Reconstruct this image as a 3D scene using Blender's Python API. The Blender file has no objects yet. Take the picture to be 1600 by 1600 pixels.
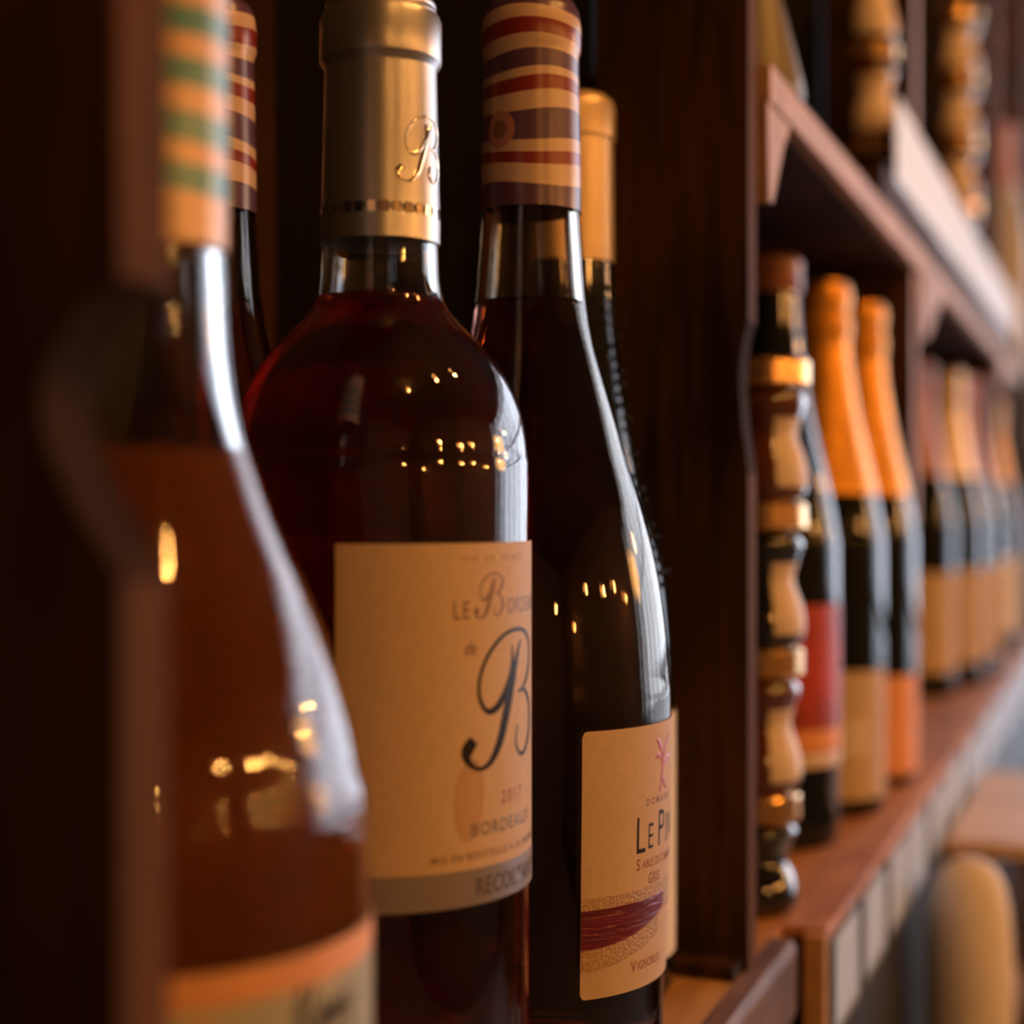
import bpy, bmesh, math, random
from mathutils import Vector
random.seed(7)
sc = bpy.context.scene
C = sc.collection
PI = math.pi
MM = 0.001
CAMZ = 1350.0                      # camera height in mm; all heights "z" below are relative to the camera
F = 2400.0                         # focal length in pixels of the 1600 px frame
A = math.atan2(968.0, F)           # shelf direction lies this far to the right of the view axis

# ------------------------------------------------------------------ camera
cd = bpy.data.cameras.new('camera'); cam = bpy.data.objects.new('camera', cd); C.objects.link(cam)
cam.location = (0, 0, CAMZ*MM)
cam.rotation_euler = (PI/2, 0, A)
cd.sensor_width = 36; cd.lens = 36*F/1600; cd.shift_y = -0.005
cd.clip_start = 0.01; cd.clip_end = 60
cd.dof.use_dof = True; cd.dof.focus_distance = 0.408; cd.dof.aperture_fstop = 5.6
cd.dof.aperture_blades = 0
sc.camera = cam
# ------------------------------------------------------------------ world, exposure
w = bpy.data.worlds.new('world'); sc.world = w; w.use_nodes = True
nt = w.node_tree; bg = nt.nodes['Background']
SKY = 6.0
bg.inputs[0].default_value = (0.80, 0.86, 1.0, 1); bg.inputs[1].default_value = SKY
sc.view_settings.view_transform = 'Standard'; sc.view_settings.look = 'None'
sc.view_settings.gamma = 1; sc.view_settings.use_curve_mapping = False
sc.view_settings.exposure = -0.18
sc.cycles.max_bounces = 24; sc.cycles.transmission_bounces = 22; sc.cycles.glossy_bounces = 8; sc.cycles.transparent_max_bounces = 16
BULB = 480.0                       # emission of the pendant bulbs

# room extents (mm): v = across (world X), u = along the shelf (world Y)
VL, VR, U0, U1, ZC = -330.0, 3200.0, -2600.0, 3400.0, 1500.0
# daylight portals at the shop window and the added one
def portal(v0, v1, z0, z1, u, rot):
    l = bpy.data.lights.new('window_portal', 'AREA'); l.shape = 'RECTANGLE'
    l.size = (v1-v0)*MM; l.size_y = (z1-z0)*MM; l.cycles.is_portal = True
    o = bpy.data.objects.new('window_portal', l); C.objects.link(o)
    o.location = (((v0+v1)/2)*MM, u*MM, (CAMZ+(z0+z1)/2)*MM) if rot == 'far' else (u*MM, ((v0+v1)/2)*MM, (CAMZ+(z0+z1)/2)*MM)
    o.rotation_euler = (-PI/2, 0, 0) if rot == 'far' else (PI/2, 0, PI/2)
W1 = (-195.0, 3080.0, -680.0, 1250.0)      # far wall: v range, z range
W2 = (2950.0, 3300.0, -680.0, 1250.0)      # window added on right wall for its light: u range, z range
portal(*W1, U1+20, 'far')
portal(*W2, VR+20, 'right')

# ------------------------------------------------------------------ materials
def new_mat(name):
    m = bpy.data.materials.new(name); m.use_nodes = True
    n = m.node_tree; n.nodes.clear()
    out = n.nodes.new('ShaderNodeOutputMaterial')
    return m, n, out
def pbr(name, col, rough=.5, metal=0, noise=0.0, nscale=60, bump=0.0, bscale=300, coat=0, spec=.5, stretch=(1,1,1), col2=None, emit=None, es=0, thin=0):
    m, n, out = new_mat(name)
    b = n.nodes.new('ShaderNodeBsdfPrincipled'); n.links.new(b.outputs[0], out.inputs[0])
    b.inputs['Base Color'].default_value = (*col, 1); b.inputs['Roughness'].default_value = rough
    b.inputs['Metallic'].default_value = metal; b.inputs['Coat Weight'].default_value = coat
    b.inputs['Coat Roughness'].default_value = .08
    b.inputs['Specular IOR Level'].default_value = spec
    tc = n.nodes.new('ShaderNodeTexCoord'); mp = n.nodes.new('ShaderNodeMapping'); n.links.new(tc.outputs['Object'], mp.inputs[0])
    mp.inputs['Scale'].default_value = stretch
    if noise or col2:
        t = n.nodes.new('ShaderNodeTexNoise'); t.inputs['Scale'].default_value = nscale; t.inputs['Detail'].default_value = 5
        n.links.new(mp.outputs[0], t.inputs[0])
        r = n.nodes.new('ShaderNodeValToRGB'); n.links.new(t.outputs[0], r.inputs[0])
        c2 = col2 or tuple(max(0, x*(1-noise)) for x in col)
        r.color_ramp.elements[0].position = .35; r.color_ramp.elements[0].color = (*c2, 1)
        r.color_ramp.elements[1].position = .65; r.color_ramp.elements[1].color = (*col, 1)
        n.links.new(r.outputs[0], b.inputs['Base Color'])
    if bump:
        t2 = n.nodes.new('ShaderNodeTexNoise'); t2.inputs['Scale'].default_value = bscale; t2.inputs['Detail'].default_value = 4
        n.links.new(mp.outputs[0], t2.inputs[0])
        bp = n.nodes.new('ShaderNodeBump'); bp.inputs['Strength'].default_value = bump; bp.inputs['Distance'].default_value = .001
        n.links.new(t2.outputs[0], bp.inputs['Height']); n.links.new(bp.outputs[0], b.inputs['Normal'])
    if thin:      # paper lets some light through to its back
        tr = n.nodes.new('ShaderNodeBsdfTranslucent'); tr.inputs[0].default_value = (*col, 1)
        mx = n.nodes.new('ShaderNodeMixShader'); mx.inputs[0].default_value = thin
        n.links.new(b.outputs[0], mx.inputs[1]); n.links.new(tr.outputs[0], mx.inputs[2]); n.links.new(mx.outputs[0], out.inputs[0])
    if emit:
        b.inputs['Emission Color'].default_value = (*emit, 1); b.inputs['Emission Strength'].default_value = es
    return m
def wood(name, dark, light, axis='z', rough=.55, coat=0.0, knots=True, scale=1.0, spec=.3):
    m, n, out = new_mat(name)
    b = n.nodes.new('ShaderNodeBsdfPrincipled'); n.links.new(b.outputs[0], out.inputs[0])
    b.inputs['Roughness'].default_value = rough; b.inputs['Coat Weight'].default_value = coat
    b.inputs['Specular IOR Level'].default_value = spec
    tc = n.nodes.new('ShaderNodeTexCoord'); mp = n.nodes.new('ShaderNodeMapping'); n.links.new(tc.outputs['Object'], mp.inputs[0])
    k = .10
    mp.inputs['Scale'].default_value = {'z': (1, 1, k), 'y': (1, k, 1), 'x': (k, 1, 1)}[axis]
    t = n.nodes.new('ShaderNodeTexNoise'); t.inputs['Scale'].default_value = 95*scale; t.inputs['Detail'].default_value = 7; t.inputs['Distortion'].default_value = 1.2
    n.links.new(mp.outputs[0], t.inputs[0])
    t2 = n.nodes.new('ShaderNodeTexNoise'); t2.inputs['Scale'].default_value = 9*scale; t2.inputs['Detail'].default_value = 3
    n.links.new(tc.outputs['Object'], t2.inputs[0])
    mx = n.nodes.new('ShaderNodeMath'); mx.operation = 'MULTIPLY_ADD'; mx.inputs[1].default_value = .55
    n.links.new(t.outputs[0], mx.inputs[0]); 
    m2 = n.nodes.new('ShaderNodeMath'); m2.operation = 'MULTIPLY'; m2.inputs[1].default_value = .45; n.links.new(t2.outputs[0], m2.inputs[0])
    n.links.new(m2.outputs[0], mx.inputs[2])
    r = n.nodes.new('ShaderNodeValToRGB'); n.links.new(mx.outputs[0], r.inputs[0])
    r.color_ramp.elements[0].position = .36; r.color_ramp.elements[0].color = (*dark, 1)
    r.color_ramp.elements[1].position = .62; r.color_ramp.elements[1].color = (*light, 1)
    if knots:
        vo = n.nodes.new('ShaderNodeTexVoronoi'); vo.inputs['Scale'].default_value = 11*scale
        mp2 = n.nodes.new('ShaderNodeMapping'); mp2.inputs['Scale'].default_value = {'z': (1, 1, .55), 'y': (1, .55, 1), 'x': (.55, 1, 1)}[axis]
        n.links.new(tc.outputs['Object'], mp2.inputs[0]); n.links.new(mp2.outputs[0], vo.inputs[0])
        kr = n.nodes.new('ShaderNodeValToRGB'); n.links.new(vo.outputs['Distance'], kr.inputs[0])
        kr.color_ramp.elements[0].position = .06; kr.color_ramp.elements[0].color = (.25, .22, .2, 1)
        kr.color_ramp.elements[1].position = .2; kr.color_ramp.elements[1].color = (1, 1, 1, 1)
        mm = n.nodes.new('ShaderNodeMix'); mm.data_type = 'RGBA'; mm.blend_type = 'MULTIPLY'; mm.inputs[0].default_value = 1
        n.links.new(r.outputs[0], mm.inputs[6]); n.links.new(kr.outputs[0], mm.inputs[7])
        n.links.new(mm.outputs[2], b.inputs['Base Color'])
    else:
        n.links.new(r.outputs[0], b.inputs['Base Color'])
    bp = n.nodes.new('ShaderNodeBump'); bp.inputs['Strength'].default_value = .5; bp.inputs['Distance'].default_value = .0008
    n.links.new(t.outputs[0], bp.inputs['Height']); n.links.new(bp.outputs[0], b.inputs['Normal'])
    return m
def glass(name, col=(1, 1, 1), rough=0.0, ior=1.5, absorb=None, density=0):
    m, n, out = new_mat(name)
    g = n.nodes.new('ShaderNodeBsdfGlass'); g.inputs['Color'].default_value = (*col, 1)
    g.inputs['Roughness'].default_value = rough; g.inputs['IOR'].default_value = ior
    n.links.new(g.outputs[0], out.inputs[0])
    if absorb:
        v = n.nodes.new('ShaderNodeVolumeAbsorption'); v.inputs['Color'].default_value = (*absorb, 1); v.inputs['Density'].default_value = density
        n.links.new(v.outputs[0], out.inputs['Volume'])
    return m
def stripes(name, bands, default, amp=1.2, rough=.28, phase=0.0):
    """bands: list of (z_low_mm, colour) ascending along the object's height; wavy printed rings."""
    m, n, out = new_mat(name)
    b = n.nodes.new('ShaderNodeBsdfPrincipled'); n.links.new(b.outputs[0], out.inputs[0])
    b.inputs['Roughness'].default_value = rough
    tc = n.nodes.new('ShaderNodeTexCoord'); sp = n.nodes.new('ShaderNodeSeparateXYZ'); n.links.new(tc.outputs['Object'], sp.inputs[0])
    at = n.nodes.new('ShaderNodeMath'); at.operation = 'ARCTAN2'; n.links.new(sp.outputs[1], at.inputs[0]); n.links.new(sp.outputs[0], at.inputs[1])
    # second term makes each band wander on its own
    zz = n.nodes.new('ShaderNodeMath'); zz.operation = 'MULTIPLY_ADD'; zz.inputs[1].default_value = 90; n.links.new(sp.outputs[2], zz.inputs[0])
    a2 = n.nodes.new('ShaderNodeMath'); a2.operation = 'MULTIPLY_ADD'; a2.inputs[1].default_value = 2; a2.inputs[2].default_value = phase; n.links.new(at.outputs[0], a2.inputs[0])
    n.links.new(a2.outputs[0], zz.inputs[2])
    s1 = n.nodes.new('ShaderNodeMath'); s1.operation = 'SINE'; n.links.new(zz.outputs[0], s1.inputs[0])
    wz = n.nodes.new('ShaderNodeMath'); wz.operation = 'MULTIPLY_ADD'; wz.inputs[1].default_value = amp*MM
    n.links.new(s1.outputs[0], wz.inputs[0]); n.links.new(sp.outputs[2], wz.inputs[2])
    lo, hi = bands[0][0], bands[-1][0]+12
    mr = n.nodes.new('ShaderNodeMapRange'); mr.inputs[1].default_value = lo*MM; mr.inputs[2].default_value = hi*MM
    n.links.new(wz.outputs[0], mr.inputs[0])
    r = n.nodes.new('ShaderNodeValToRGB'); r.color_ramp.interpolation = 'CONSTANT'; n.links.new(mr.outputs[0], r.inputs[0])
    el = r.color_ramp.elements
    el.remove(el[1]); el[0].position = 0; el[0].color = (*bands[0][1], 1)
    for z, c in bands[1:]:
        e = el.new((z-lo)/(hi-lo)); e.color = (*c, 1)
    n.links.new(r.outputs[0], b.inputs['Base Color'])
    return m
def srgb(r, g, b):
    f = lambda c: (c/255/12.92) if c/255 <= .04045 else ((c/255+.055)/1.055)**2.4
    return (f(r), f(g), f(b))

M = {}
M['wood_up'] = wood('dark_stained_pine', (.018, .009, .004), (.075, .032, .010), 'z', .75, spec=.1)
M['edge_dark'] = wood('shaded_front_edge', (.05, .022, .008), (.13, .055, .018), 'z', .8, knots=False, spec=.08)  # stained edge of the near uprights, their dimmer light put into the colour
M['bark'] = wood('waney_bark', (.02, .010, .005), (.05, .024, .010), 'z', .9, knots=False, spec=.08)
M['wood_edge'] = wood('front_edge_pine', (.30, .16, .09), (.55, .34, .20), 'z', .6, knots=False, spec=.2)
M['wood_black'] = wood('near_black_board', (.008, .006, .005), (.02, .014, .01), 'z', .8, knots=False)  # near-black wood of the side and back boards
M['wood_shelf'] = wood('shelf_pine', (.30, .11, .03), (.58, .26, .09), 'y', .65, knots=False)
M['wood_light'] = wood('pale_shelf_pine', (.42, .22, .09), (.58, .34, .15), 'y', .55, knots=False)
M['wood_rail'] = wood('weathered_rail', (.05, .028, .02), (.22, .12, .08), 'y', .6, knots=False, scale=1.6)
M['fascia'] = wood('dark_fascia', (.012, .013, .012), (.03, .032, .03), 'y', .5, knots=False)
M['glass'] = glass('clear_bottle_glass', (.985, .992, .988))
M['glass_dark'] = pbr('dark_bottle_glass', (.006, .008, .006), .06, spec=.45)
M['glass_neck'] = glass('smoky_bottle_glass', (.93, .90, .85))
def wine_mat(name, absorb, density, glow_tint, amount, trans=.5):  # diffuse and translucent tint mixed in as the glow inside the wine
    m = glass(name, ior=1.34, absorb=absorb, density=density); n = m.node_tree
    g = [x for x in n.nodes if x.type == 'BSDF_GLASS'][0]; out = [x for x in n.nodes if x.type == 'OUTPUT_MATERIAL'][0]
    d = n.nodes.new('ShaderNodeBsdfDiffuse'); t = n.nodes.new('ShaderNodeBsdfTranslucent')
    for x in (d, t): x.inputs[0].default_value = (*glow_tint, 1)
    a = n.nodes.new('ShaderNodeMixShader'); a.inputs[0].default_value = trans; n.links.new(d.outputs[0], a.inputs[1]); n.links.new(t.outputs[0], a.inputs[2])
    b = n.nodes.new('ShaderNodeMixShader'); b.inputs[0].default_value = amount; n.links.new(g.outputs[0], b.inputs[1]); n.links.new(a.outputs[0], b.inputs[2])
    n.links.new(b.outputs[0], out.inputs[0]); return m
M['wine_rose'] = wine_mat('rose_wine', (.93, .60, .28), 30, (.90, .26, .03), .33)
M['wine_red'] = wine_mat('red_wine', (.92, .06, .02), 34, (.9, .02, .004), .06, .95)
M['wine_deep'] = wine_mat('deep_red_wine', (.90, .06, .06), 55, (.16, .01, .015), .05)
M['paper'] = pbr('cream_label_paper', (.80, .60, .40), .6, thin=.3, noise=.08, nscale=400, bump=.08, bscale=900)
M['paper_w'] = pbr('white_label_paper', (.78, .70, .58), .6, noise=.05, nscale=300, bump=.15, bscale=900)
M['paper_rose'] = pbr('tinted_label_paper', (.66, .60, .43), .6, thin=.3, col2=(.42, .46, .36), nscale=40)
M['peach'] = pbr('peach_print', (.72, .34, .14), .6, noise=.15, nscale=60)
M['peachy'] = pbr('orange_label_paper', (.75, .32, .11), .6)
M['ink'] = pbr('black_ink', (.014, .010, .010), .5, spec=.2)
M['ink_brown'] = pbr('brown_ink', (.22, .11, .055), .5)
M['ink_red'] = pbr('russet_ink', (.30, .07, .03), .5)
M['ink_grey'] = pbr('silver_foil_ink', (.42, .36, .32), .25, metal=.7)
M['spot'] = pbr('tone_on_tone_print', (.48, .30, .16), .55)
M['pink'] = pbr('violet_print', (.55, .22, .42), .45)
M['magenta'] = pbr('crimson_lacquer_print', (.22, .012, .045), .28, bump=.8, bscale=420, stretch=(.25, .25, 1.6), col2=(.10, .006, .015), nscale=120)
M['sand'] = pbr('embossed_sand_print', (.52, .34, .16), .4, bump=.6, bscale=1300, noise=.25, nscale=900)
M['silver'] = pbr('silver_band', (.46, .40, .36), .32, metal=.75)
M['silver_ink'] = pbr('dark_relief_lettering', (.16, .12, .11), .35, metal=.4)
M['cap_al'] = pbr('brushed_champagne_aluminium', (.42, .41, .41), .34, metal=.85, noise=.06, nscale=220, stretch=(1, 1, 12))
M['cap_shiny'] = pbr('embossed_bright_aluminium', (.75, .62, .48), .12, metal=1)
M['cap_gold'] = pbr('satin_gold_capsule', (.66, .50, .30), .35, metal=.55)
M['foil'] = pbr('gold_foil', (.80, .36, .035), .38, metal=.6, bump=.4, bscale=260, noise=.3, nscale=70)
M['pinkcap'] = pbr('dusky_pink_capsule', (.45, .20, .17), .35)
M['lid'] = pbr('brass_lid', (.85, .52, .22), .22, metal=.9)
M['jar_brown'] = pbr('brown_glazed_jar', (.11, .032, .008), .08, coat=1, spec=.7)
M['jar_dark'] = pbr('black_glazed_jar', (.008, .009, .009), .06, coat=1, spec=.7)
M['jar_label'] = pbr('cream_jar_label', (.68, .56, .46), .5)
M['red_label'] = pbr('red_label_paper', (.55, .045, .02), .45, col2=(.20, .02, .012), nscale=28)
M['card'] = pbr('white_card', (.50, .64, .88), .6, noise=.1, nscale=25)
M['card_w'] = pbr('bright_card', (.72, .82, 1.0), .6)
M['card_frame'] = pbr('card_holder', (.20, .22, .24), .3)
M['olive'] = pbr('olive_stoneware', (.16, .13, .075), .45)
M['bounce_top'] = pbr('pale_bounce_top', (.78, .70, .58), .45, noise=.06, nscale=20)  # table top kept pale to throw light up through the red wine
M['rust'] = pbr('rust_cap', (.26, .09, .045), .35)
M['frost'] = pbr('frosted_bottle', (.42, .42, .46), .35)
M['beige'] = pbr('beige_wrap_paper', (.78, .72, .68), .6, noise=.12, nscale=18, bump=.2, bscale=120)
M['bench_top'] = wood('honey_bench_top', (.55, .33, .15), (.72, .48, .26), 'x', .5, knots=False)
M['plaster'] = pbr('warm_plaster', (.11, .075, .05), .8, noise=.2, nscale=5)
M['plaster_d'] = pbr('dark_ceiling', (.03, .025, .022), .8, noise=.2, nscale=5)
M['floor'] = pbr('polished_concrete', (.22, .22, .225), .16, noise=.2, nscale=4)
M['frame'] = pbr('window_frame_paint', (.03, .03, .032), .4)
M['pave'] = pbr('pavement', (.35, .35, .36), .8, noise=.2, nscale=3)
M['bulb'] = pbr('glowing_bulb', (1, .6, .25), .3, emit=(1, .42, .10), es=BULB)
M['opal'] = pbr('added_opal_globe', (1, .8, .6), .3, emit=(1, .5, .16), es=14)
M['black'] = pbr('black_cord', (.01, .01, .01), .5)
M['shade'] = pbr('lamp_socket_brass', (.5, .28, .08), .25, metal=1)
def pane_mat():
    m, n, out = new_mat('window_glass')
    a = n.nodes.new('ShaderNodeBsdfTransparent'); g = n.nodes.new('ShaderNodeBsdfGlossy'); g.inputs['Roughness'].default_value = .02
    x = n.nodes.new('ShaderNodeMixShader'); x.inputs[0].default_value = .06
    n.links.new(a.outputs[0], x.inputs[1]); n.links.new(g.outputs[0], x.inputs[2]); n.links.new(x.outputs[0], out.inputs[0])
    return m
M['pane'] = pane_mat()

# ------------------------------------------------------------------ helpers
def link(name, bm_or_me, mat, parent=None, smooth=False):
    if isinstance(bm_or_me, bmesh.types.BMesh):
        bmesh.ops.recalc_face_normals(bm_or_me, faces=bm_or_me.faces)
        me = bpy.data.meshes.new(name); bm_or_me.to_mesh(me); bm_or_me.free()
    else: me = bm_or_me
    if smooth:
        for p in me.polygons: p.use_smooth = True
    me.materials.append(mat)
    o = bpy.data.objects.new(name, me); C.objects.link(o); o.parent = parent
    return o
def autosmooth(o, deg=35):
    me = o.data
    for p in me.polygons: p.use_smooth = True
    bm = bmesh.new(); bm.from_mesh(me)
    for e in bm.edges:
        if len(e.link_faces) == 2 and e.calc_face_angle(0) > math.radians(deg): e.smooth = False
    bm.to_mesh(me); bm.free()
    return o
def thing(name, label, cat, v, u, z, group=None, rz=0):
    o = bpy.data.objects.new(name, None); C.objects.link(o); o.empty_display_size = .02
    o.location = (v*MM, u*MM, (CAMZ+z)*MM); o.rotation_euler = (0, 0, rz)
    o['label'] = label; o['category'] = cat
    if group: o['group'] = group
    return o
def box(bm, x0, x1, y0, y1, z0, z1):
    vs = [bm.verts.new((x*MM, y*MM, z*MM)) for x in (x0, x1) for y in (y0, y1) for z in (z0, z1)]
    for f in ((0, 1, 3, 2), (4, 6, 7, 5), (0, 4, 5, 1), (2, 3, 7, 6), (0, 2, 6, 4), (1, 5, 7, 3)):
        bm.faces.new([vs[i] for i in f])
def add_box(name, mat, parent, x0, x1, y0, y1, z0, z1, bevel=0):
    """absolute coordinates when parent is None (z relative to camera), else local"""
    bm = bmesh.new(); box(bm, x0, x1, y0, y1, z0, z1)
    if bevel:
        bmesh.ops.bevel(bm, geom=bm.edges[:], offset=bevel*MM, segments=2, affect='EDGES', profile=.6)
    o = link(name, bm, mat, parent)
    return o
def lathe(prof, seg=96, closed=False):
    """prof: list (r, z) in mm; r==0 makes a pole"""
    bm = bmesh.new(); rings = []
    for r, z in prof:
        if r <= 1e-6: rings.append([bm.verts.new((0, 0, z*MM))])
        else: rings.append([bm.verts.new((r*MM*math.cos(2*PI*i/seg), r*MM*math.sin(2*PI*i/seg), z*MM)) for i in range(seg)])
    n = len(rings)
    for k in range(n if closed else n-1):
        a, b = rings[k], rings[(k+1) % n]
        if len(a) == 1 and len(b) == 1: continue
        for i in range(seg):
            j = (i+1) % seg
            if len(a) == 1: bm.faces.new((a[0], b[i], b[j]))
            elif len(b) == 1: bm.faces.new((a[i], a[j], b[0]))
            else: bm.faces.new((a[i], a[j], b[j], b[i]))
    return bm
def spline(pts, n=6):
    out = []
    P = [pts[0]]+list(pts)+[pts[-1]]
    for i in range(1, len(P)-2):
        p0, p1, p2, p3 = P[i-1], P[i], P[i+1], P[i+2]
        for k in range(n):
            t = k/n
            out.append(tuple(.5*((2*b)+(-a+c)*t+(2*a-5*b+4*c-d)*t*t+(-a+3*b-3*c+d)*t**3) for a, b, c, d in zip(p0, p1, p2, p3)))
    out.append(tuple(pts[-1])); return out
def mono(prof, z):
    """radius at height z on an ascending (r,z) profile"""
    for (r0, z0), (r1, z1) in zip(prof, prof[1:]):
        if z0 <= z <= z1: return r0+(r1-r0)*((z-z0)/(z1-z0) if z1 > z0 else 0)
    return prof[0][0] if z < prof[0][1] else prof[-1][0]
def fix(prof):
    """spline a body profile without overshoot in z"""
    s = spline(prof, 5); out = [s[0]]
    for p in s[1:]:
        if p[1] > out[-1][1]+.05: out.append(p)
    return out

SHELF = -165.0
class Bottle:
    """body profile is given in bottle heights (mm above its base), ascending"""
    def __init__(s, name, label, cat, v, u, prof, z=SHELF, group=None):
        s.v, s.u, s.z = v, u, z
        s.t = thing(name, label, cat, v, u, z, group)
        s.prof = fix(prof)
        s.beta = math.atan2(-u, -v)          # direction of the camera seen from the bottle
    def shell(s, mat, wall=2.6, base=4.0, punt=14):
        p = s.prof; R = p[0][0]; top = p[-1][1]
        outer = [(0, punt), (R*.35, punt*.8), (R*.72, 1.5), (R*.84, 0), (R*.95, 1.2), (R, 5)]+[q for q in p if q[1] > 6]
        inner = [(max(q[0]-wall, 2), q[1]) for q in reversed(p) if q[1] > base+8]+[(R-wall-1.5, base+4), (R*.72, base+5), (R*.35, punt+3.0), (0, punt+base)]
        rim = [(p[-1][0]-.8, top+.8), (p[-1][0]-wall+.6, top+.8)]
        o = link('glass', lathe(outer+rim+inner, 112), mat, s.t, True); s.glass = o; s.wall, s.base, s.punt = wall, base, punt
        return o
    def wine(s, mat, level):
        p = s.prof; R = p[0][0]; e = .25; w = s.wall
        bot = [(0, s.punt+s.base-.3), (R*.35, s.punt+2.7), (R*.72, s.base+4.7), (R-w-1.5+e, s.base+3.7)]
        side = [(max(q[0]-w, 2)+e, q[1]) for q in p if s.base+8 < q[1] < level]
        rl = mono(p, level)-w+e
        top = [(rl, level), (rl-1.2, level-.5), (rl-3, level-.8), (0, level-.8)]
        return link('wine', lathe(bot+side+top, 112), mat, s.t, True)
    def solid(s, mat, name='glass'):
        p = s.prof; R = p[0][0]
        return link(name, lathe([(0, 10), (R*.7, 1), (R*.86, 0), (R*.96, 1.2), (R, 5)]+[q for q in p if q[1] > 6]+[(0, p[-1][1])], 64), mat, s.t, True)
    def pt(s, a, z, off, rf=None):
        r = (rf(z) if rf else mono(s.prof, z))+off
        th = s.beta+a
        return (r*math.cos(th)*MM, r*math.sin(th)*MM, z*MM)
    def patch(s, name, mat, parent, s0, s1, lo, hi, off=.25, R=None, ns=48, nz=10, thick=.12, corner=0, rf=None):
        """sheet wrapped on the bottle between arc lengths s0..s1 (mm right of the camera-facing line)"""
        R = R or mono(s.prof, (lo(s0) if callable(lo) else lo)); bm = bmesh.new(); g = []
        for i in range(ns+1):
            x = s0+(s1-s0)*i/ns
            l = lo(x) if callable(lo) else lo; h = hi(x) if callable(hi) else hi
            if corner:
                d = min(x-s0, s1-x)
                if d < corner: c = corner-math.sqrt(max(0, corner**2-(corner-d)**2)); l += c; h -= c
            col = []
            for k in range(nz+1):
                z = l+(h-l)*k/nz
                col.append((bm.verts.new(s.pt(x/R, z, off+thick, rf)), bm.verts.new(s.pt(x/R, z, off-.1, rf))))
            g.append(col)
        for i in range(ns):
            for k in range(nz):
                bm.faces.new((g[i][k][0], g[i+1][k][0], g[i+1][k+1][0], g[i][k+1][0]))
            for k, kk in ((0, 0), (nz, nz)):
                bm.faces.new((g[i][k][0], g[i+1][k][0], g[i+1][k][1], g[i][k][1]))
        for i in (0, ns):
            for k in range(nz): bm.faces.new((g[i][k][0], g[i][k+1][0], g[i][k+1][1], g[i][k][1]))
        return autosmooth(link(name, bm, mat, parent))
    def text(s, name, body, mat, parent, s0, z, h, sx=1.0, gap=1.0, off=.42, R=None, rf=None, shear=0, rise=0, bold=.02):
        """printed words: z is the baseline, h the capital height"""
        R = R or mono(s.prof, z)
        cu = bpy.data.curves.new('t', 'FONT'); cu.body = body; cu.size = h/.73; cu.space_character = gap; cu.shear = shear; cu.resolution_u = 3; cu.offset = h*bold
        to = bpy.data.objects.new('t', cu); C.objects.link(to)
        me = bpy.data.meshes.new_from_object(to.evaluated_get(bpy.context.evaluated_depsgraph_get()))
        bpy.data.objects.remove(to); bpy.data.curves.remove(cu)
        bm = bmesh.new(); bm.from_mesh(me); bpy.data.meshes.remove(me)
        for _ in range(2):
            es = [e for e in bm.edges if abs(e.verts[0].co.x-e.verts[1].co.x) > 1.2]
            if es: bmesh.ops.subdivide_edges(bm, edges=es, cuts=1)
        bmesh.ops.triangulate(bm, faces=bm.faces[:])
        for v in bm.verts:
            x = s0+v.co.x*sx; zz = z+v.co.y+rise*v.co.x
            v.co = Vector(s.pt(x/R, zz, off, rf))
        return link(name, bm, mat, parent)
    def strokes(s, name, lines, mat, parent, off=.42, R=37, rf=None, thick=0.0):
        """lines: list of [(s, z, width), ...] -> swelling pen strokes on the bottle"""
        bm = bmesh.new()
        for L in lines:
            P = spline(L, 8); rows = []
            for i, (x, z, wd) in enumerate(P):
                a = P[max(0, i-1)]; b = P[min(len(P)-1, i+1)]
                dx, dz = b[0]-a[0], b[1]-a[1]; n = math.hypot(dx, dz) or 1
                nx, nz = -dz/n*wd/2, dx/n*wd/2
                rows.append([bm.verts.new(s.pt((x+nx*k)/R, z+nz*k, off+(thick if k == 0 else 0), rf)) for k in (-1, 0, 1)])
            for a, b in zip(rows, rows[1:]):
                bm.faces.new((a[0], a[1], b[1], b[0])); bm.faces.new((a[1], a[2], b[2], b[1]))
        return link(name, bm, mat, parent, thick > 0)

# ------------------------------------------------------------------ room shell
def struct(name, mat, *b, parent=None):
    o = add_box(name, mat, parent, *b); o.location = (0, 0, CAMZ*MM)
    if parent is None: o['kind'] = 'structure'
    return o
ZF = -CAMZ
T = 120
struct('floor', M['floor'], VL-T, VR+T, U0-T, U1+T, ZF-T, ZF)
struct('ceiling', M['plaster_d'], VL-T, VR+T, U0-T, U1+T, ZC, ZC+T)
struct('wall_left', M['plaster'], VL-T, VL, U0, U1, ZF, ZC)
bm = bmesh.new()
box(bm, VR, VR+T, U0, W2[0], ZF, ZC); box(bm, VR, VR+T, W2[1], U1, ZF, ZC)
box(bm, VR, VR+T, W2[0], W2[1], ZF, W2[2]); box(bm, VR, VR+T, W2[0], W2[1], W2[3], ZC)
o = link('wall_right', bm, M['plaster']); o.location.z = CAMZ*MM; o['kind'] = 'structure'
struct('wall_back', M['plaster'], VL-T, VR+T, U0-T, U0, ZF, ZC)
bm = bmesh.new()
box(bm, VL-T, W1[0], U1, U1+T, ZF, ZC); box(bm, W1[1], VR+T, U1, U1+T, ZF, ZC)
box(bm, W1[0], W1[1], U1, U1+T, ZF, W1[2]); box(bm, W1[0], W1[1], U1, U1+T, W1[3], ZC)
o = link('wall_front', bm, M['plaster']); o.location.z = CAMZ*MM; o['kind'] = 'structure'
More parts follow.
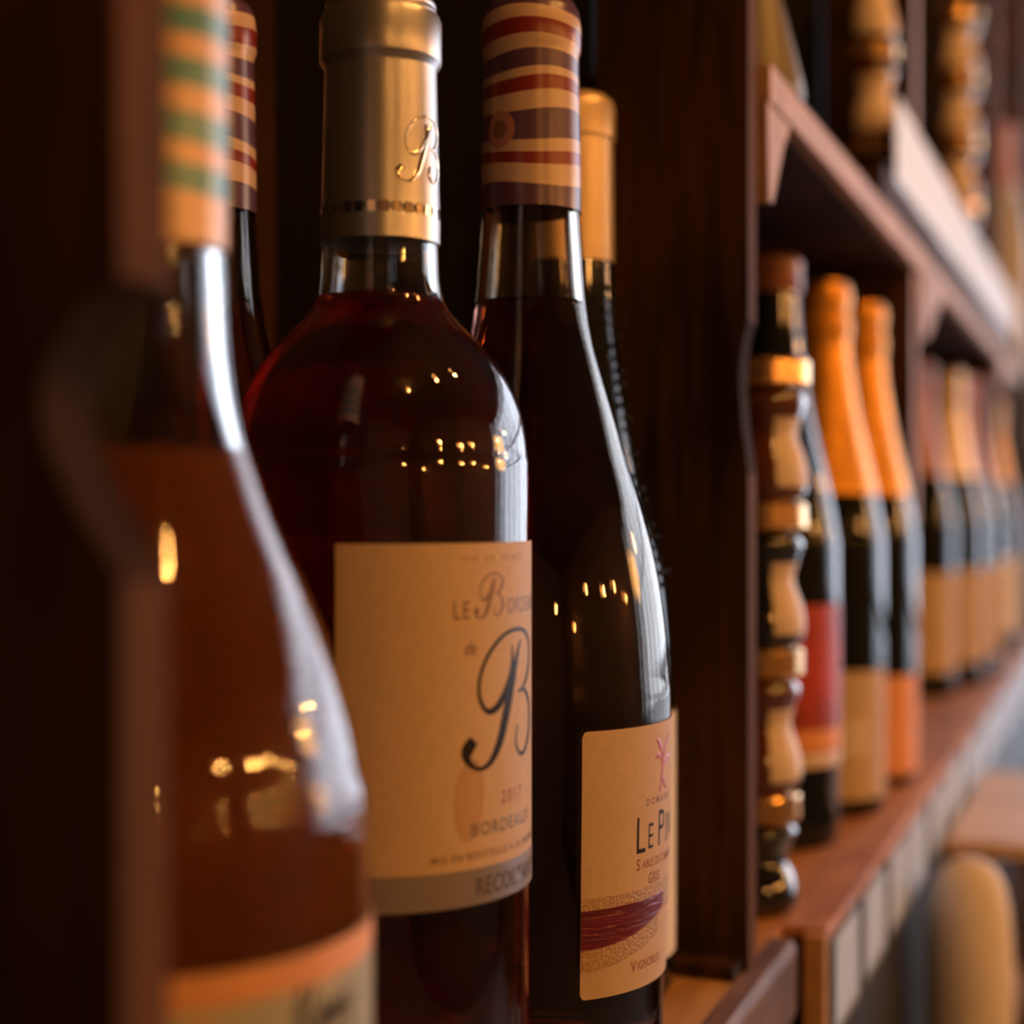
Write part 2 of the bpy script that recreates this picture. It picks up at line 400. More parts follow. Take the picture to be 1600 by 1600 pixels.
# shop window: frame, mullions, panes
wf = bpy.data.objects.new('window_1', None); C.objects.link(wf); wf['kind'] = 'structure'; wf.location = (0, 0, CAMZ*MM)
xs = [W1[0]+(W1[1]-W1[0])*i/5 for i in range(6)]; zs = [W1[2], W1[2]+420, 500, W1[3]]
bm = bmesh.new()
for x in xs: box(bm, x-28, x+28, U1+10, U1+70, W1[2], W1[3])
for z in zs: box(bm, W1[0], W1[1], U1+12, U1+68, z-28, z+28)
link('window_frame', bm, M['frame'], wf)
for i in range(5):
    for k in range(3):
        add_box('pane', M['pane'], wf, xs[i]+24, xs[i+1]-24, U1+38, U1+42, zs[k]+24, zs[k+1]-24)
wf = bpy.data.objects.new('added_window', None); C.objects.link(wf); wf['kind'] = 'structure'; wf.location = (0, 0, CAMZ*MM)  # unseen window added to brighten the right side of the room
bm = bmesh.new(); ym = (W2[0]+W2[1])/2
for y in (W2[0], ym, W2[1]): box(bm, VR+10, VR+70, y-28, y+28, W2[2], W2[3])
for z in zs: box(bm, VR+12, VR+68, W2[0], W2[1], z-28, z+28)
link('window_frame', bm, M['frame'], wf)
for y0, y1 in ((W2[0], ym), (ym, W2[1])):
    for k in range(3):
        add_box('pane', M['pane'], wf, VR+38, VR+42, y0+24, y1-24, zs[k]+24, zs[k+1]-24)
struct('pavement', M['pave'], -6000, 9000, U1+T, U1+12000, ZF-160, ZF-20)
# base board along the wall behind the shelves is hidden; the right wall carries one
struct('baseboard_right', M['frame'], VR-18, VR, U0, U1, ZF, ZF+120)

# ------------------------------------------------------------------ shelving unit
rack = thing('shelving_unit', 'dark rustic wooden shelving unit along the wall, carrying all the bottles', 'shelving', 0, 0, 0)
FR = -126.0
def upright(u0, th, notch, front=FR):
    """plank with a waney bite out of its front edge; notch=(z_low, z_high, depth)"""
    zl, zh, dp = notch
    pts = [(-183, ZF), (front, ZF)]
    N = 22
    for i in range(N+1):
        t = i/N; z = zl+(zh-zl)*t
        d = dp*(math.sin(PI*t**1.35)**.8 if 0 < t < 1 else 0)
        pts.append((front-d, z))
    z = zh+60
    while z < 640: pts.append((front-random.uniform(0, .5), z)); z += 60
    pts += [(front, 700), (-183, 700)]
    bm = bmesh.new()
    a = [bm.verts.new((x*MM, u0*MM, z*MM)) for x, z in pts]; b = [bm.verts.new((x*MM, (u0+th)*MM, z*MM)) for x, z in pts]
    bm.faces.new(a); bm.faces.new(b[::-1]); ef = []
    for i in range(len(pts)):
        j = (i+1) % len(pts); f = bm.faces.new((a[i], a[j], b[j], b[i]))
        if 1 <= i < len(pts)-2: ef.append(f)
    for f in ef:
        f.material_index = 1
        zc = f.calc_center_median().z/MM
        if zl < zc < zh: f.material_index = 2
    o = link('upright', bm, M['wood_up'], rack); o.data.materials.append(M['edge_dark'] if u0 < 900 else M['wood_edge']); o.data.materials.append(M['bark'])  # near edges take the shaded tone, far edges the lit one
    add_box('side_board', M['wood_black'], rack, -318, -186, u0+3, u0+th-3, ZF, 700)
upright(171.5, 11.5, (-10, 31, 13))
upright(536, 13, (12, 66, 3.2))
upright(985, 18, (-60, -10, 4))
upright(1620, 20, (100, 150, 4))
upright(2040, 22, (20, 60, 4))
upright(-560, 18, (20, 60, 4))
# back boards, individual vertical planks
u = -560
k = 0
while u < 2040:
    wd = 112+random.uniform(-6, 6)
    add_box('back_board', M['wood_black'] if k % 3 else M['wood_up'], rack, -328+random.uniform(0, 2), -320+random.uniform(-1, 1), u+1, u+wd-1, ZF, 700)
    u += wd; k += 1
# shelf boards (lower tier in view, upper tier, and the tiers out of view)
bays = [(-542, 171.5), (183, 536), (549, 985), (1003, 1620), (1640, 2040)]
for i, (a, b) in enumerate(bays):
    add_box('shelf_board', M['wood_light'] if i < 2 else M['wood_shelf'], rack, -319, -127.2, a+.6, b-.6, SHELF-20, SHELF, .8)
    add_box('shelf_board', M['wood_shelf'], rack, -319, -127.2, a+.6, b-.6, -600, -580, .8)
    add_box('shelf_board', M['wood_shelf'], rack, -319, -127.2, a+.6, b-.6, -1010, -990, .8)
    if i >= 2:
        add_box('shelf_board', M['wood_up'], rack, -319, -130, a+.6, b-.6, 149, 163, .8)
        add_box('shelf_edge', M['wood_edge'], rack, -129.6, -123, (a+10) if i == 2 else a-18, b+.5, 149.5, 163.4, .8)
add_box('shelf_board', M['wood_up'], rack, -319, -129, 183.6, 535.4, 520, 538, .8)
add_box('batten', M['wood_up'], rack, -182, -128, 522, 535.6, SHELF+.3, SHELF+5)
# rail in front of the near bay, weathered, with a light chamfer
def rail(name, mat, v0, v1, u0, u1, z0, z1, ch):
    bm = bmesh.new(); n = max(8, int((u1-u0)/14)); rows = []
    for i in range(n+1):
        uu = u0+(u1-u0)*i/n; j = random.uniform(-.7, .7); j2 = random.uniform(-.5, .5)
        sec = [(v0, z0), (v1+j, z0), (v1+j, z1-ch+j2), (v1-ch*.8+j2, z1+j2*.4), (v0, z1)]
        rows.append([bm.verts.new((x*MM, uu*MM, z*MM)) for x, z in sec])
    for a, b in zip(rows, rows[1:]):
        for i in range(5):
            j = (i+1) % 5; bm.faces.new((a[i], a[j], b[j], b[i]))
    bm.faces.new(rows[0]); bm.faces.new(rows[-1][::-1])
    return link(name, bm, mat, rack)
rail('front_rail', M['wood_rail'], -127, -117.5, -540, 581, SHELF-26, SHELF+.6, 3)
rail('fascia_board', M['fascia'], -117.6, -109.6, 600, 2040, SHELF-150, SHELF-4, .5)
rail('fascia_capping', M['wood_shelf'], -127, -109.2, 600, 2040, SHELF-4, SHELF+.5, 1.5)
add_box('fascia_end', M['wood_light'], rack, -117.8, -109.4, 593, 600, SHELF-150, SHELF-.5, .6)
# brackets under the upper shelf
def bracket(u0, du, dz):
    bm = bmesh.new(); P = [(u0, 149), (u0+du, 149), (u0+du*.72, 149-dz*.25), (u0+du*.22, 149-dz), (u0+du*.08, 149-dz)]
    a = [bm.verts.new((-136*MM, y*MM, z*MM)) for y, z in P]; b = [bm.verts.new((-124*MM, y*MM, z*MM)) for y, z in P]
    bm.faces.new(a); bm.faces.new(b[::-1])
    for i in range(5): bm.faces.new((a[i], a[(i+1) % 5], b[(i+1) % 5], b[i]))
    link('bracket', bm, M['wood_edge'], rack)
bracket(558, 42, 36); bracket(1004, 130, 40); bracket(1641, 110, 40)
# card ledge on the upper shelf
rail('card_ledge', M['wood_up'], -130, -122.5, 835, 2040, 163.5, 186, 2)
for o in rack.children: pass
rack.location = (0, 0, CAMZ*MM)

# ------------------------------------------------------------------ near bay: bottles
def Z(z): return z-SHELF      # camera-relative height -> height above the shelf
# script capital B used on the label and the capsule, as pen strokes (s, z, width)
B1S = [(22.4, -53.2, 2.6), (20.4, -55.6, 3.0), (20.6, -58.2, 1.6), (23.8, -60.3, .9), (27.6, -59.2, 1.4), (31.2, -54.5, 2.3), (34.0, -47.5, 2.7), (36.8, -40, 2.4), (39.4, -33.5, 1.4), (41.3, -30.2, .7)]
B2S = [(36.6, -31.2, .6), (36.6, -36.5, 1.3), (34.0, -42.0, 1.9), (30.0, -46.0, 1.8), (26.3, -46.4, 1.1), (24.0, -42.5, .9), (24.6, -37.0, .9), (28.2, -31.6, 1.0), (33.5, -28.2, .9), (39.5, -27.4, .9), (45, -28.6, 1.0), (48.6, -32.5, 1.6), (47.2, -38.5, 1.8), (43.0, -42.2, .9), (40.0, -43.0, .6)]
B3S = [(40.2, -42.8, .6), (44.5, -43.2, 1.0), (48.5, -47.6, 1.7), (48.3, -53.5, 1.9), (44.6, -58.2, 1.2), (40.8, -58.6, .8), (38.6, -55.6, .7), (39.4, -51.2, .6)]
def scriptB(s0, zc, k, wk=1.0):
    """scaled copy: s0 left edge, zc centre height (camera relative -> shelf relative)"""
    return [[(s0+(x-19)*k, zc+(z+43.8)*k, wd*k*wk*1.15) for x, z, wd in L] for L in (B1S, B2S, B3S)]

# --- 1: pale rose wine, teal striped capsule, far left
b = Bottle('wine_bottle', 'clear glass bottle of orange rosé wine with teal-striped capsule, nearest at far left', 'bottle', -164.5, 231.3,
    [(40.3, 0), (40.3, Z(-64)), (38.6, Z(-47)), (35.2, Z(-33)), (29.4, Z(-17)), (23.4, Z(-3)), (18.2, Z(12)), (15.8, Z(24)), (14.6, Z(40)), (14.2, Z(50)), (14, Z(60)), (13.8, Z(116))])
b.shell(M['glass']); b.wine(M['wine_rose'], Z(10))
cream, teal = (.74, .48, .28), (.10, .30, .26)
cb = []
for y0, y1 in ((287, 250), (206, 166), (117, 80), (35, 0)):
    cb += [((792-y0-4)/9.18, teal), ((792-y1+4)/9.18, cream)]
cb = [((792-372)/9.18, cream)]+cb
m = stripes('teal_striped_capsule', [(Z(z), c) for z, c in cb], cream, amp=.35)
pr = [(14.75, Z(46)), (14.9, Z(60)), (14.9, Z(98)), (15.6, Z(99)), (15.6, Z(108)), (15, Z(119)), (13, Z(121)), (0, Z(121.5))]
autosmooth(link('capsule', lathe(pr, 80), m, b.t))
lab = b.patch('label', M['paper_rose'], b.t, -12, 66, Z(-140), Z(-73), R=40.3)
b.patch('label_band', M['peach'], lab, -12, 66, Z(-78.5), Z(-73.05), R=40.3, off=.34, thick=.1, nz=2)
b.patch('label_print', M['peach'], lab, -6, 16, lambda x: Z(-97+.10*(x-5)**2*.3), lambda x: Z(-80.0-abs(math.sin(x*.36))*2.2-.02*(x-5)**2), R=40.3, off=.34, thick=.1)
scrib = [[(19, Z(-91), .8), (20.5, Z(-84), 1.5), (24, Z(-83), 1.2), (23.5, Z(-87), 1.0), (20.6, Z(-88), .8), (25, Z(-92), 1.4), (26.8, Z(-87.5), .8), (27.6, Z(-91.5), 1.2), (29.8, Z(-87.6), .8), (30.6, Z(-91.4), 1.2), (32.8, Z(-87.4), .8), (33.8, Z(-91.3), 1.2), (36.5, Z(-87), .8), (37.5, Z(-91), 1.0), (42, Z(-88), .6)]]
scrib = [[(25.5+(x-19)*.72, z+5.2, wd) for x, z, wd in scrib[0]]]
b.strokes('lettering', scrib, M['ink'], lab, R=40.3)
b.text('lettering', 'ROSÉ', M['ink'], lab, 25.5, Z(-94.6), 6.6, .75, R=40.3)

# --- 2: red wine in Bordeaux bottle
b = Bottle('wine_bottle', 'Bordeaux bottle of red wine with satin screw cap and big script B on cream label', 'bottle', -172.7, 341.2,
    [(37, 0), (37, Z(-5)), (36.9, Z(8)), (36.2, Z(17)), (34.7, Z(24)), (32.4, Z(30)), (29.0, Z(35.5)), (24.6, Z(40.6)), (19.6, Z(45.6)), (16.2, Z(50)), (14.8, Z(56)), (14.4, Z(65)), (13.6, Z(76)), (13.2, Z(90)), (13, Z(118))])
b.shell(M['glass'], wall=2.4); b.wine(M['wine_red'], Z(51.5))
cap = autosmooth(link('screw_cap', lathe([(14.75, Z(64.8)), (14.8, Z(71)), (14.35, Z(71.4)), (14.35, Z(72.3)), (14.7, Z(72.8)), (14.3, Z(90)), (13.9, Z(107.2)), (14.0, Z(108.2)), (15.0, Z(109.4)), (15.15, Z(110)), (15.1, Z(119.5)), (14.6, Z(121)), (13.8, Z(121.4)), (13.9, Z(122.2)), (13.6, Z(122.9)), (13.8, Z(123.6)), (13.5, Z(124.6)), (12.4, Z(125.6)), (0, Z(125.8))], 120), M['cap_al'], b.t))
rf = lambda z: 14.5+(.2-(z-Z(72))*.02 if z > Z(72) else 0)
b.strokes('embossed_letter', scriptB(3.6, Z(86.5), .5, 1.0), M['cap_shiny'], cap, off=.06, R=14.4, rf=lambda z: 14.72-(z-Z(72))*.0235, thick=.35)
bm = bmesh.new()
for i in range(30):
    th = 2*PI*i/30
    for k in (0, 1):
        pass
    c0, c1 = th-.065, th+.065
    vs = [bm.verts.new((14.86*MM*math.cos(t), 14.86*MM*math.sin(t), z*MM)) for t, z in ((c0, Z(70.6)), (c1, Z(70.6)), (c1, Z(73.2)), (c0, Z(73.2)))]
    bm.faces.new(vs)
link('perforation', bm, M['cap_shiny'], cap)
SL = -10.2
lab = b.patch('label', M['paper'], b.t, SL, 74, Z(-83), Z(-8.3), R=37, ns=60)
b.patch('silver_band', M['silver'], lab, SL, 74, Z(-91.3), Z(-83), R=37, ns=60, nz=3, thick=.2)
b.strokes('script_letter', scriptB(19.2, Z(-44.6), .95), M['ink'], lab, R=37)
b.strokes('script_letter', scriptB(22.6, Z(-20.5), .31, 1.3), M['ink_brown'], lab, R=37)
b.text('lettering', 'VIN  DE  FRANCE', M['spot'], lab, 19, Z(-12.6), 1.6, 1.0, 1.35, R=37)
b.text('lettering', 'LE', M['ink_brown'], lab, 16.6, Z(-25.6), 4.2, .72, 1.25, R=37)
b.text('lettering', 'ORDEAUX', M['ink_brown'], lab, 33.6, Z(-25), 3.8, .8, 1.15, R=37)
b.text('lettering', 'de', M['ink_brown'], lab, 19.4, Z(-33.8), 3.2, .8, 1, R=37, shear=.3)
b.text('lettering', '2017', M['ink_red'], lab, 31.5, Z(-69.3), 3.2, .75, 1.5, R=37)
b.text('lettering', 'BORDEAUX', M['ink_grey'], lab, 21.4, Z(-75.6), 3.1, 1.0, 1.15, R=37)
b.text('lettering', 'MIS EN BOUTEILLE A LA PROPRIETE', M['ink_brown'], lab, 11.2, Z(-80.8), 1.7, .95, 1.25, R=37)
b.text('lettering', 'RECOLTANT', M['silver_ink'], lab, 22.8, Z(-89.3), 4.2, .78, 1.1, R=37, off=.55)
# oval tone-on-tone medallion
ov = lambda x: 9.5*math.sqrt(max(0, 1-((x-21.2)/4.3)**2))
b.patch('oval_print', M['spot'], lab, 16.95, 25.45, lambda x: Z(-67.3)-ov(x)+(x-21)*.3, lambda x: Z(-67.3)+ov(x)+(x-21)*.3+.01, off=.28, R=37, thick=.1)

# --- 3: burgundy-shaped bottle with cream, red and purple striped capsule
cr, rd, pu = (.58, .42, .30), (.22, .022, .012), (.10, .045, .10)
def striped_bottle(label, v, u, lab=True, phase=0.0, group=None):
    b = Bottle('wine_bottle', label, 'bottle', v, u,
        [(38.4, 0), (38.9, Z(-143)), (41.0, Z(-66)), (40.4, Z(-48)), (39.0, Z(-31.7)), (36.6, Z(-16.6)), (33.0, Z(-2)), (29.0, Z(11)), (25.2, Z(24)), (21.4, Z(37)), (18.2, Z(49)), (16.3, Z(61)), (15.2, Z(75)), (14.3, Z(88)), (13.2, Z(105)), (13.0, Z(145))])
    b.shell(M['glass_neck'], wall=2.6); b.wine(M['wine_deep'], Z(60))
    yb = [(318, pu), (284, cr), (251, rd), (233, cr), (214, pu), (168, cr), (141, rd), (119, cr), (105, pu), (78, cr), (56, rd), (31, cr), (10, pu)]
    m = stripes('striped_capsule', [(Z((792-y)/5.47), c) for y, c in yb], cr, amp=.9, phase=phase)
    pr = [(14.75, Z(86.4)), (14.7, Z(100)), (14.0, Z(131.5)), (14.1, Z(132.5)), (14.75, Z(134.5)), (14.8, Z(140)), (14.2, Z(145)), (12.8, Z(147.6)), (10, Z(148.4)), (0, Z(148.6))]
    cap = autosmooth(link('capsule', lathe(pr, 96), m, b.t), 50)
    # round seal printed on the capsule
    cf = lambda z: 14.78-(z-Z(100))*.0225
    for nm, mt, rr, of in (('seal', M['pinkcap'], 4.8, .05), ('seal_centre', M['ink_brown'], 2.4, .16)):
        sl = lambda x, rr=rr: 1.1*math.sqrt(max(0, rr*rr-(x+9.5)**2))
        b.patch(nm, mt, cap, -9.5-rr, -9.5+rr, lambda x: Z(108.5)-sl(x), lambda x: Z(108.5)+sl(x)+.01, off=of, R=14.4, rf=cf, ns=24, nz=3, thick=.06)
    return b
b = striped_bottle('tall sloping-shouldered bottle with cream, red and purple striped capsule, in sharp focus', -164.2, 422.2, phase=-1.2)
R = 40.0
lab = b.patch('label', M['paper'], b.t, 13.6, 92, Z(-133.7), Z(-60.7), R=R, ns=150, corner=1.6)
rfl = None
b.text('lettering', 'DOMAINE', M['ink_brown'], lab, 35.8, Z(-83.2), 2.0, .9, 1.6, R=R)
b.text('lettering', 'L', M['ink'], lab, 31.2, Z(-96.0), 10.8, .66, 1.0, R=R, bold=-.004)
b.text('lettering', 'E', M['ink'], lab, 36.8, Z(-95.4), 7.6, .62, 1.0, R=R, bold=-.004)
b.text('lettering', 'P', M['ink'], lab, 42.3, Z(-95.6), 10.8, .7, 1.0, R=R, bold=-.004)
b.text('lettering', 'IVE', M['ink'], lab, 48.8, Z(-95.2), 8.0, .75, 1.1, R=R)
b.text('lettering', 'S', M['ink_red'], lab, 32.0, Z(-100.6), 3.2, .8, 1.0, R=R)
b.text('lettering', 'ABLE DE CAMARGUE', M['ink_red'], lab, 34.6, Z(-100.5), 2.4, .75, 1.1, R=R)
b.text('lettering', 'GRIS', M['ink_brown'], lab, 37.6, Z(-105.2), 3.0, .75, 1.1, R=R)
b.text('lettering', 'V', M['ink_red'], lab, 30.6, Z(-128.6), 3.1, .8, 1.0, R=R)
b.text('lettering', 'IGNOBLES', M['ink_red'], lab, 33.2, Z(-128.4), 2.4, .8, 1.1, R=R)
k = lambda x: max(0, min(1, (x-13.6)/34))
b.patch('sand_band', M['sand'], lab, 13.9, 56, lambda x: Z(-121.5+k(x)**1.6*7-0), lambda x: Z(-106+k(x)**2*.6), R=R, off=.36, thick=.1)
b.patch('crimson_band', M['magenta'], lab, 13.7, 47.5, lambda x: Z(-120.2+k(x)**1.8*7.2), lambda x: Z(-109.4+.4*k(x)), R=R, off=.5, thick=.12)
b.patch('sand_band', M['sand'], lab, 13.9, 44, lambda x: Z(-126.4+k(x)**1.5*7.5), lambda x: Z(-120.3+k(x)**1.8*7), R=R, off=.4, thick=.1)
b.strokes('flower_emblem', [[(40.6, Z(-65.0), .3), (41.6, Z(-65.6), 1.6), (43.4, Z(-67.6), 1.9), (44.8, Z(-70.2), .8)],
    [(44.8, Z(-69.6), .8), (45.2, Z(-72.5), 1.4), (44.6, Z(-76), 1.2), (43.4, Z(-79.2), 1.0), (42.6, Z(-80.4), .3)],
    [(40.2, Z(-70.6), .3), (41.8, Z(-69.7), 1.5), (43.6, Z(-70.4), 1.2), (44.8, Z(-72.4), .5)], [(44.8, Z(-71), .6), (46.9, Z(-68), 2.0), (49.0, Z(-64.5), .4)],
    [(44.9, Z(-73.5), .5), (48, Z(-71.5), 2.0), (51, Z(-71), .4)], [(44.4, Z(-76), .5), (46, Z(-78), 1.4), (48, Z(-80), .4)]], M['pink'], lab, R=R, thick=.25)

# --- 0: same kind of bottle further back, between the first two
b = striped_bottle('sloping bottle with red and purple striped capsule, half hidden behind the Bordeaux bottle', -253, 386, phase=1.0)
b.patch('label', M['paper'], b.t, -20, 50, Z(-133.7), Z(-60.7), R=R)

# --- 4: bottle behind the striped one, satin gold capsule and embossed neck
b = Bottle('wine_bottle', 'dark bottle with plain gold capsule and embossed shoulder, against the upright', 'bottle', -179, 498,
    [(35.4, 0), (35.5, Z(-67)), (34.4, Z(-36.5)), (31.8, Z(-17)), (26.5, Z(0)), (22.2, Z(20)), (18.6, Z(41)), (15.7, Z(63)), (14.6, Z(84)), (14.2, Z(138))])
b.solid(M['glass_dark'])
autosmooth(link('capsule', lathe([(15.0, Z(83.5)), (14.9, Z(84)), (14.6, Z(125)), (15.3, Z(125.8)), (15.3, Z(136)), (14.6, Z(138.6)), (12.8, Z(140.4)), (0, Z(140.8))], 80), M['cap_gold'], b.t))
lab = b.patch('label', M['paper_w'], b.t, 4, 72, Z(-150), Z(-69), R=35.5)
bm = bmesh.new()
for i in range(26):       # raised glass beads down the shoulder
    z = Z(74-i*4.0); a = .92+.20*math.sin(i*1.9)
    for aa, ss in ((a, 1.3), (a+.28, 1.1), (.2+.05*math.sin(i), 1.2)):
        p = Vector(b.pt(aa, z, .1)); 
        r = bmesh.ops.create_icosphere(bm, subdivisions=1, radius=ss*MM)
        for vv in r['verts']: vv.co = Vector((vv.co.x, vv.co.y, vv.co.z*1.1))+p
link('embossed_relief', bm, M['glass_dark'], b.t, True)

# ------------------------------------------------------------------ second bay
def slim(label, v, u, kind, z=SHELF, name='wine_bottle', H=287, group=None):
    b = Bottle(name, label, 'bottle', v, u, [(33, 0), (33, H*.46), (32, H*.53), (28, H*.61), (22.5, H*.69), (17.5, H*.78), (14.2, H*.87), (13.2, H*.985)], z=z, group=group)
    return b
def foil_neck(b, H=287, low=.60, mat=None):
    m = mat or M['foil']; p = b.prof
    pr = [(mono(p, H*low+i*H*.02)+.6, H*low+i*H*.02) for i in range(int((.88-low)/.02)+1)]
    pr += [(14.6, H*.895), (15.6, H*.905), (15.7, H*.93), (14.2, H*.935), (14.4, H*.95), (15.5, H*.965), (15.4, H*.985), (13.5, H*1.0), (0, H*1.003)]
    return autosmooth(link('foil', lathe(pr, 56), m, b.t), 45)
b = slim('sparkling wine bottle with gold foil neck and cream label, left of the orange-labelled one', -157, 845, 0); b.solid(M['glass_dark']); foil_neck(b)
lab = b.patch('label', M['paper'], b.t, -14, 62, 10, 78, R=33); b.patch('label_print', M['jar_label'], lab, 2, 26, 34, 52, R=33, off=.36)
b = slim('sparkling wine bottle with gold foil neck and orange label, at the right of its bay', -152, 940, 0); b.solid(M['glass_dark']); foil_neck(b)
b.patch('label', M['peachy'], b.t, -14, 62, 8, 66, R=33)
b = slim('dark wine bottle with small rust cap and red label beside the stacked jars', -166, 757, 0); b.solid(M['glass_dark'])
autosmooth(link('capsule', lathe([(14.2, 271), (14.9, 272), (14.9, 286), (13, 288.5), (0, 289)], 48), M['rust'], b.t))
lab = b.patch('label', M['red_label'], b.t, -6, 62, 40, 118, R=33)
b.patch('label_band', M['peachy'], lab, -6, 62, 48, 58, R=33, off=.36, nz=2)
b.patch('label_print', M['jar_label'], lab, 2, 62, 40.3, 47, R=33, off=.36, nz=2)

# stacked small waisted jars with brass lids: thing > body, lid, label
def jar(label, v, u, z, h, r, body, group):
    t = thing('glazed_jar', label, 'jar', v, u, z, group)
    k = h-11
    pr = [(0, .2), (r*.70, 0), (r*.86, 2), (r*.95, k*.18), (r*.88, k*.36), (r*.72, k*.52), (r*.70, k*.62), (r*.86, k*.80), (r*.90, k*.9), (r*.66, k*.97), (r*.62, k), (0, k)]
    bo = link('body', lathe(pr[:2]+spline(pr[1:-1], 3)+pr[-1:], 48), body, t, True)
    autosmooth(link('lid', lathe([(0, k+.05), (r*.96, k+.05), (r, k+.8), (r, h-1.4), (r*.95, h-.4), (r*.6, h-.05), (0, h-.02)], 48), M['lid'], t))
    return t
g = 'stacked small glazed jars in the second bay'
names = ['bottommost black glazed jar of the stack behind the middle upright', 'brown glazed jar with brass lid, second from bottom of the stack behind the middle upright',
         'black glazed jar with brass lid, second from top of the stack behind the middle upright', 'brown glazed jar with brass lid topmost in the stack behind the middle upright']
zz = SHELF
for i, (hh, mat) in enumerate(((49, 'jar_dark'), (59, 'jar_brown'), (59, 'jar_dark'), (58, 'jar_brown'))):
    t = jar(names[i], -142+i*1.3, 620, zz, hh, 17.5, M[mat], g)
    if i:
        class J(Bottle):
            def __init__(s): pass
        j = J(); j.prof = [(16.6, 0), (16.6, 60)]; j.beta = math.atan2(-620, 142); j.t = t
        r = 17.5; k = hh-11; P = spline([(r*.86, 2), (r*.95, k*.18), (r*.88, k*.36), (r*.72, k*.52), (r*.70, k*.62), (r*.86, k*.80)], 4)
        j.patch('label', M['jar_label'], t, 4, 24, 6, k*.72, R=16, rf=lambda z, P=P: mono(P, z), off=.2, ns=16)
    zz += hh
# upper shelf: conical flask, jar stacks
t = thing('stoneware_flask', 'olive conical stoneware flask on the upper shelf beside the middle upright', 'flask', -143, 611, 163)
autosmooth(link('body', lathe([(0, 0), (21, 0), (22, 1.5), (21, 8), (14.5, 34), (9, 52), (7.5, 62), (7.5, 74), (9, 76), (9, 79), (6, 79.5), (0, 79.5)], 56), M['olive'], t), 50)
for s_, (v, u, nm) in enumerate(((-147, 950, 'left'), (-150, 1470, 'right'))):
    zz = 163
    for i, (hh, mat) in enumerate(((59, 'jar_brown'), (59, 'jar_brown'), (59, 'jar_dark')) if s_ == 0 else ((59, 'jar_brown'),)*5):
        pos = (['bottom', 'middle', 'top'] if s_ == 0 else ['bottom', 'second lowest', 'middle', 'second highest', 'top'])[i]
        t = jar(f'{pos} small glazed jar in the {nm} stack on the upper shelf', v, u, zz, hh, 16 if s_ == 0 else 21, M[mat], 'stacked jars on the upper shelf')
        class J2(Bottle):
            def __init__(s): pass
        j = J2(); r = 16 if s_ == 0 else 21; k = hh-11; P = spline([(r*.86, 2), (r*.95, k*.18), (r*.88, k*.36), (r*.72, k*.52), (r*.70, k*.62), (r*.86, k*.80)], 4)
        j.prof = P; j.beta = math.atan2(-u, -v)
        j.patch('label', M['jar_label'], t, -10, 24, 4, k*.8, R=r*.9, rf=lambda z, P=P: mono(P, z), off=.2, ns=16)
        zz += hh
# third bay bottles, lower shelf
for v, u, lm, txt, cm in ((-175, 1388, 'paper', 'wine bottle with long pinkish neck foil, first past the second upright', 'pinkcap'),
                      (-160, 1484, 'paper', 'wine bottle with cream label, middle one of the far bay', 'cap_gold'),
                      (-152, 1572, 'paper', 'wine bottle with brown capsule, last before the third upright', 'pinkcap'),
                      (-165, 1720, 'paper_w', 'blurred wine bottle just past the third upright', 'cap_gold'),
                      (-152, 1850, 'paper_w', 'blurred wine bottle in the middle of the farthest bay', 'foil'),
                      (-160, 1960, 'paper_w', 'blurred wine bottle at the far end of the shelf', 'cap_al')):
    b = slim(txt, v, u, 0, H=292); b.solid(M['glass_dark']); foil_neck(b, 292, .66, M[cm])
    b.patch('label', M[lm], b.t, -20, 62, 22, 108, R=33, ns=24)
# upper shelf far bottles
b = slim('pale frosted bottle with pink capsule at the far end of the upper shelf', -142, 1900, 0, z=163); b.solid(M['frost']); foil_neck(b, 287, .74, M['pinkcap'])

# ------------------------------------------------------------------ cards
def card(label, u0, u1, z0, z1, v, mat, group, tilt=0):
    t = thing('price_card', label, 'card', v, (u0+u1)/2, z0, group)
    h = z1-z0; L = (u1-u0)/2
    add_box('holder', M['card_frame'], t, 0, .8, -L, L, 0, h*.08)
    c = add_box('paper', mat, t, .15, .7, -L+.8, L-.8, h*.02, h)
    t.rotation_euler = (0, 0, 0)
    return t
ords = ['first', 'second', 'third', 'fourth', 'fifth', 'sixth', 'seventh', 'eighth', 'ninth', 'tenth', 'eleventh']
cs = [(610, 667), (684, 744), (761, 826), (832, 898), (925, 990), (1010, 1100), (1130, 1230), (1260, 1400), (1430, 1590), (1620, 1780), (1810, 1980)]
for i, (a, c) in enumerate(cs):
    card(f'{ords[i]} pale price card on the lower shelf fascia, counting from the middle upright', a, c, -210, -171, -109.1, M['card'], 'price cards along the lower fascia')
cs = [(905, 985), (987, 1080), (1082, 1180), (1182, 1290), (1292, 1400), (1402, 1520), (1522, 1660), (1662, 1800), (1802, 1990)]
for i, (a, c) in enumerate(cs):
    card(f'{ords[i]} bright white card standing along the upper shelf edge, counting from the near end', a, c, 186.3, 238, -126.5, M['card_w'], 'white cards along the upper shelf')

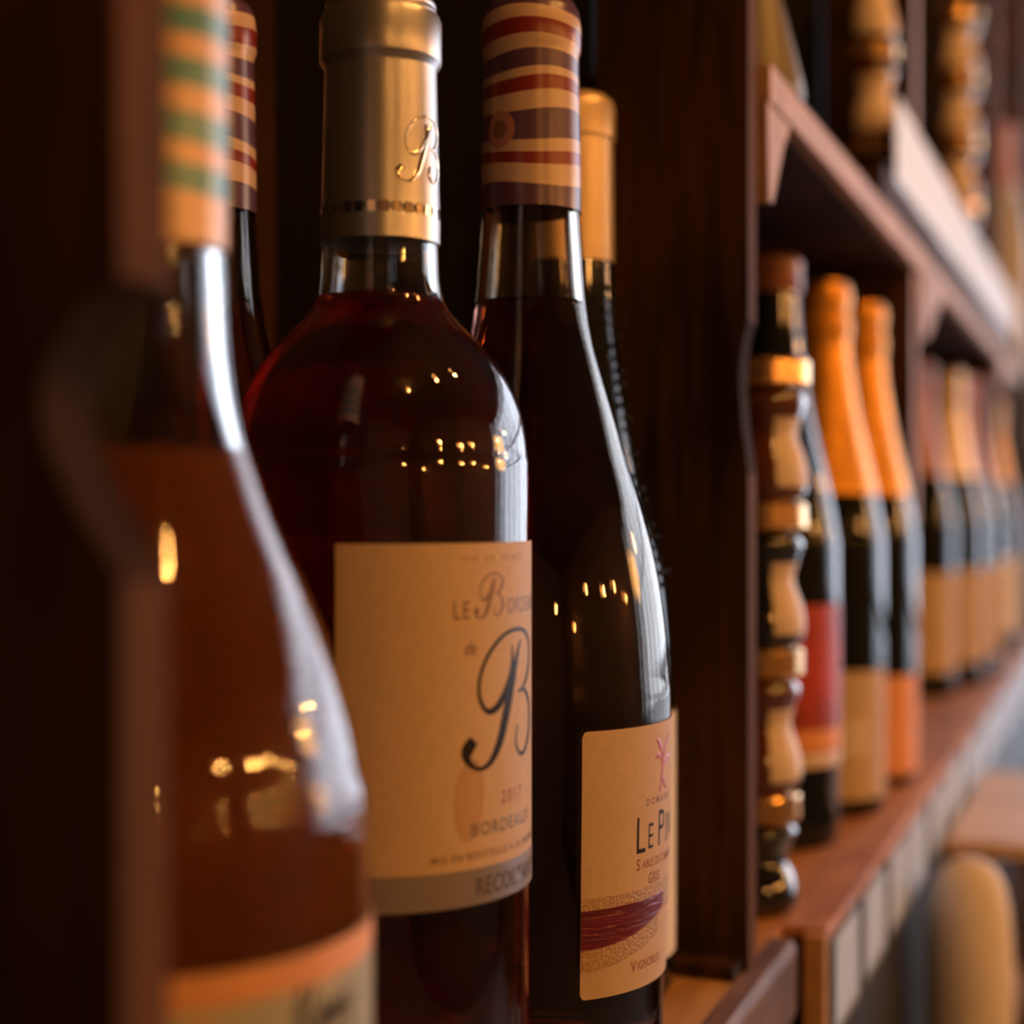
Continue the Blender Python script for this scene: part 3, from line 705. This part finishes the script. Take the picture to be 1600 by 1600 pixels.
# ------------------------------------------------------------------ furniture at lower right
t = thing('display_table', 'display table out of view under the small bench, its top kept pale to bounce light', 'table', 50, 1060, ZF)
H = CAMZ-490
add_box('table_top', M['bounce_top'], t, -155, 260, -240, 240, H-28, H, 2)
for x in (-140, 200):
    for y in (-225, 185):
        add_box('leg', M['wood_up'], t, x, x+42, y, y+40, 0, H-28, 1)
t = thing('wooden_bench', 'small warm wooden bench top beside the lower fascia at right edge', 'bench', 30, 1086, -490)
add_box('seat', M['bench_top'], t, -134, 150, -131, 131, 281, 290, 1.5)
add_box('side_panel', M['wood_up'], t, -128, -112, -60, 118, 0, 281, 1)
add_box('side_panel', M['wood_up'], t, 124, 140, -60, 118, 0, 281, 1)
t = thing('wrapped_bottle', 'beige paper-wrapped bottle below the wooden bench at lower right', 'bottle', -79, 840, -490)
autosmooth(link('wrap', lathe([(0, 0), (21, 0), (22.3, 3), (22.3, 240), (22, 262), (20.5, 280), (17.5, 293), (13, 301), (7, 304.5), (0, 305)], 48), M['beige'], t), 50)
autosmooth(link('paper_collar', lathe([(22.5, 150), (23.1, 150.5), (23.1, 176), (22.5, 176.5)], 48), M['paper_w'], t), 50)

# ------------------------------------------------------------------ pendant lamps in the room (seen as reflections)
lamps = [(1030, -550, 1380), (780, 290, 1050), (710, 695, 1000), (1130, 1500, 330), (2600, 900, 560), (1900, 350, 420), (2400, 2400, 620),
         (2900, -1500, 480), (1600, -1500, 520), (1700, 2500, 600), (2950, 1700, 480), (2200, -400, 600)]
lamps = [(v, u, z) for v, u, z in lamps]
for i, (v, u, z) in enumerate(lamps):
    t = thing('pendant_lamp', f'glowing pendant bulb on a black cord, {ords[i] if i < 11 else "twelfth"} in the room, out of frame', 'lamp', v, u, z, 'pendant bulbs around the room')
    if i == 3:      # large unseen globe added to shine through the red wine
        t['label'] = 'opal globe added out of frame further down the room to light the red wine'
        autosmooth(link('globe', lathe([(0, -190), (50, -180), (90, -145), (112, -95), (112, -60), (92, -12), (50, 20), (16, 26), (0, 26)], 24), M['opal'], t), 80)
    else:
        autosmooth(link('bulb', lathe([(0, -42), (12, -40), (24, -30), (29, -15), (27, 0), (18, 16), (13, 26), (0, 26)], 16), M['bulb'], t), 80)
    autosmooth(link('socket', lathe([(0, 26.2), (15, 26.2), (17, 30), (17, 62), (10, 72), (0, 72)], 20), M['shade'], t))
    link('cord', lathe([(0, 72), (2.4, 72), (2.4, ZC-z), (0, ZC-z)], 8), M['black'], t)
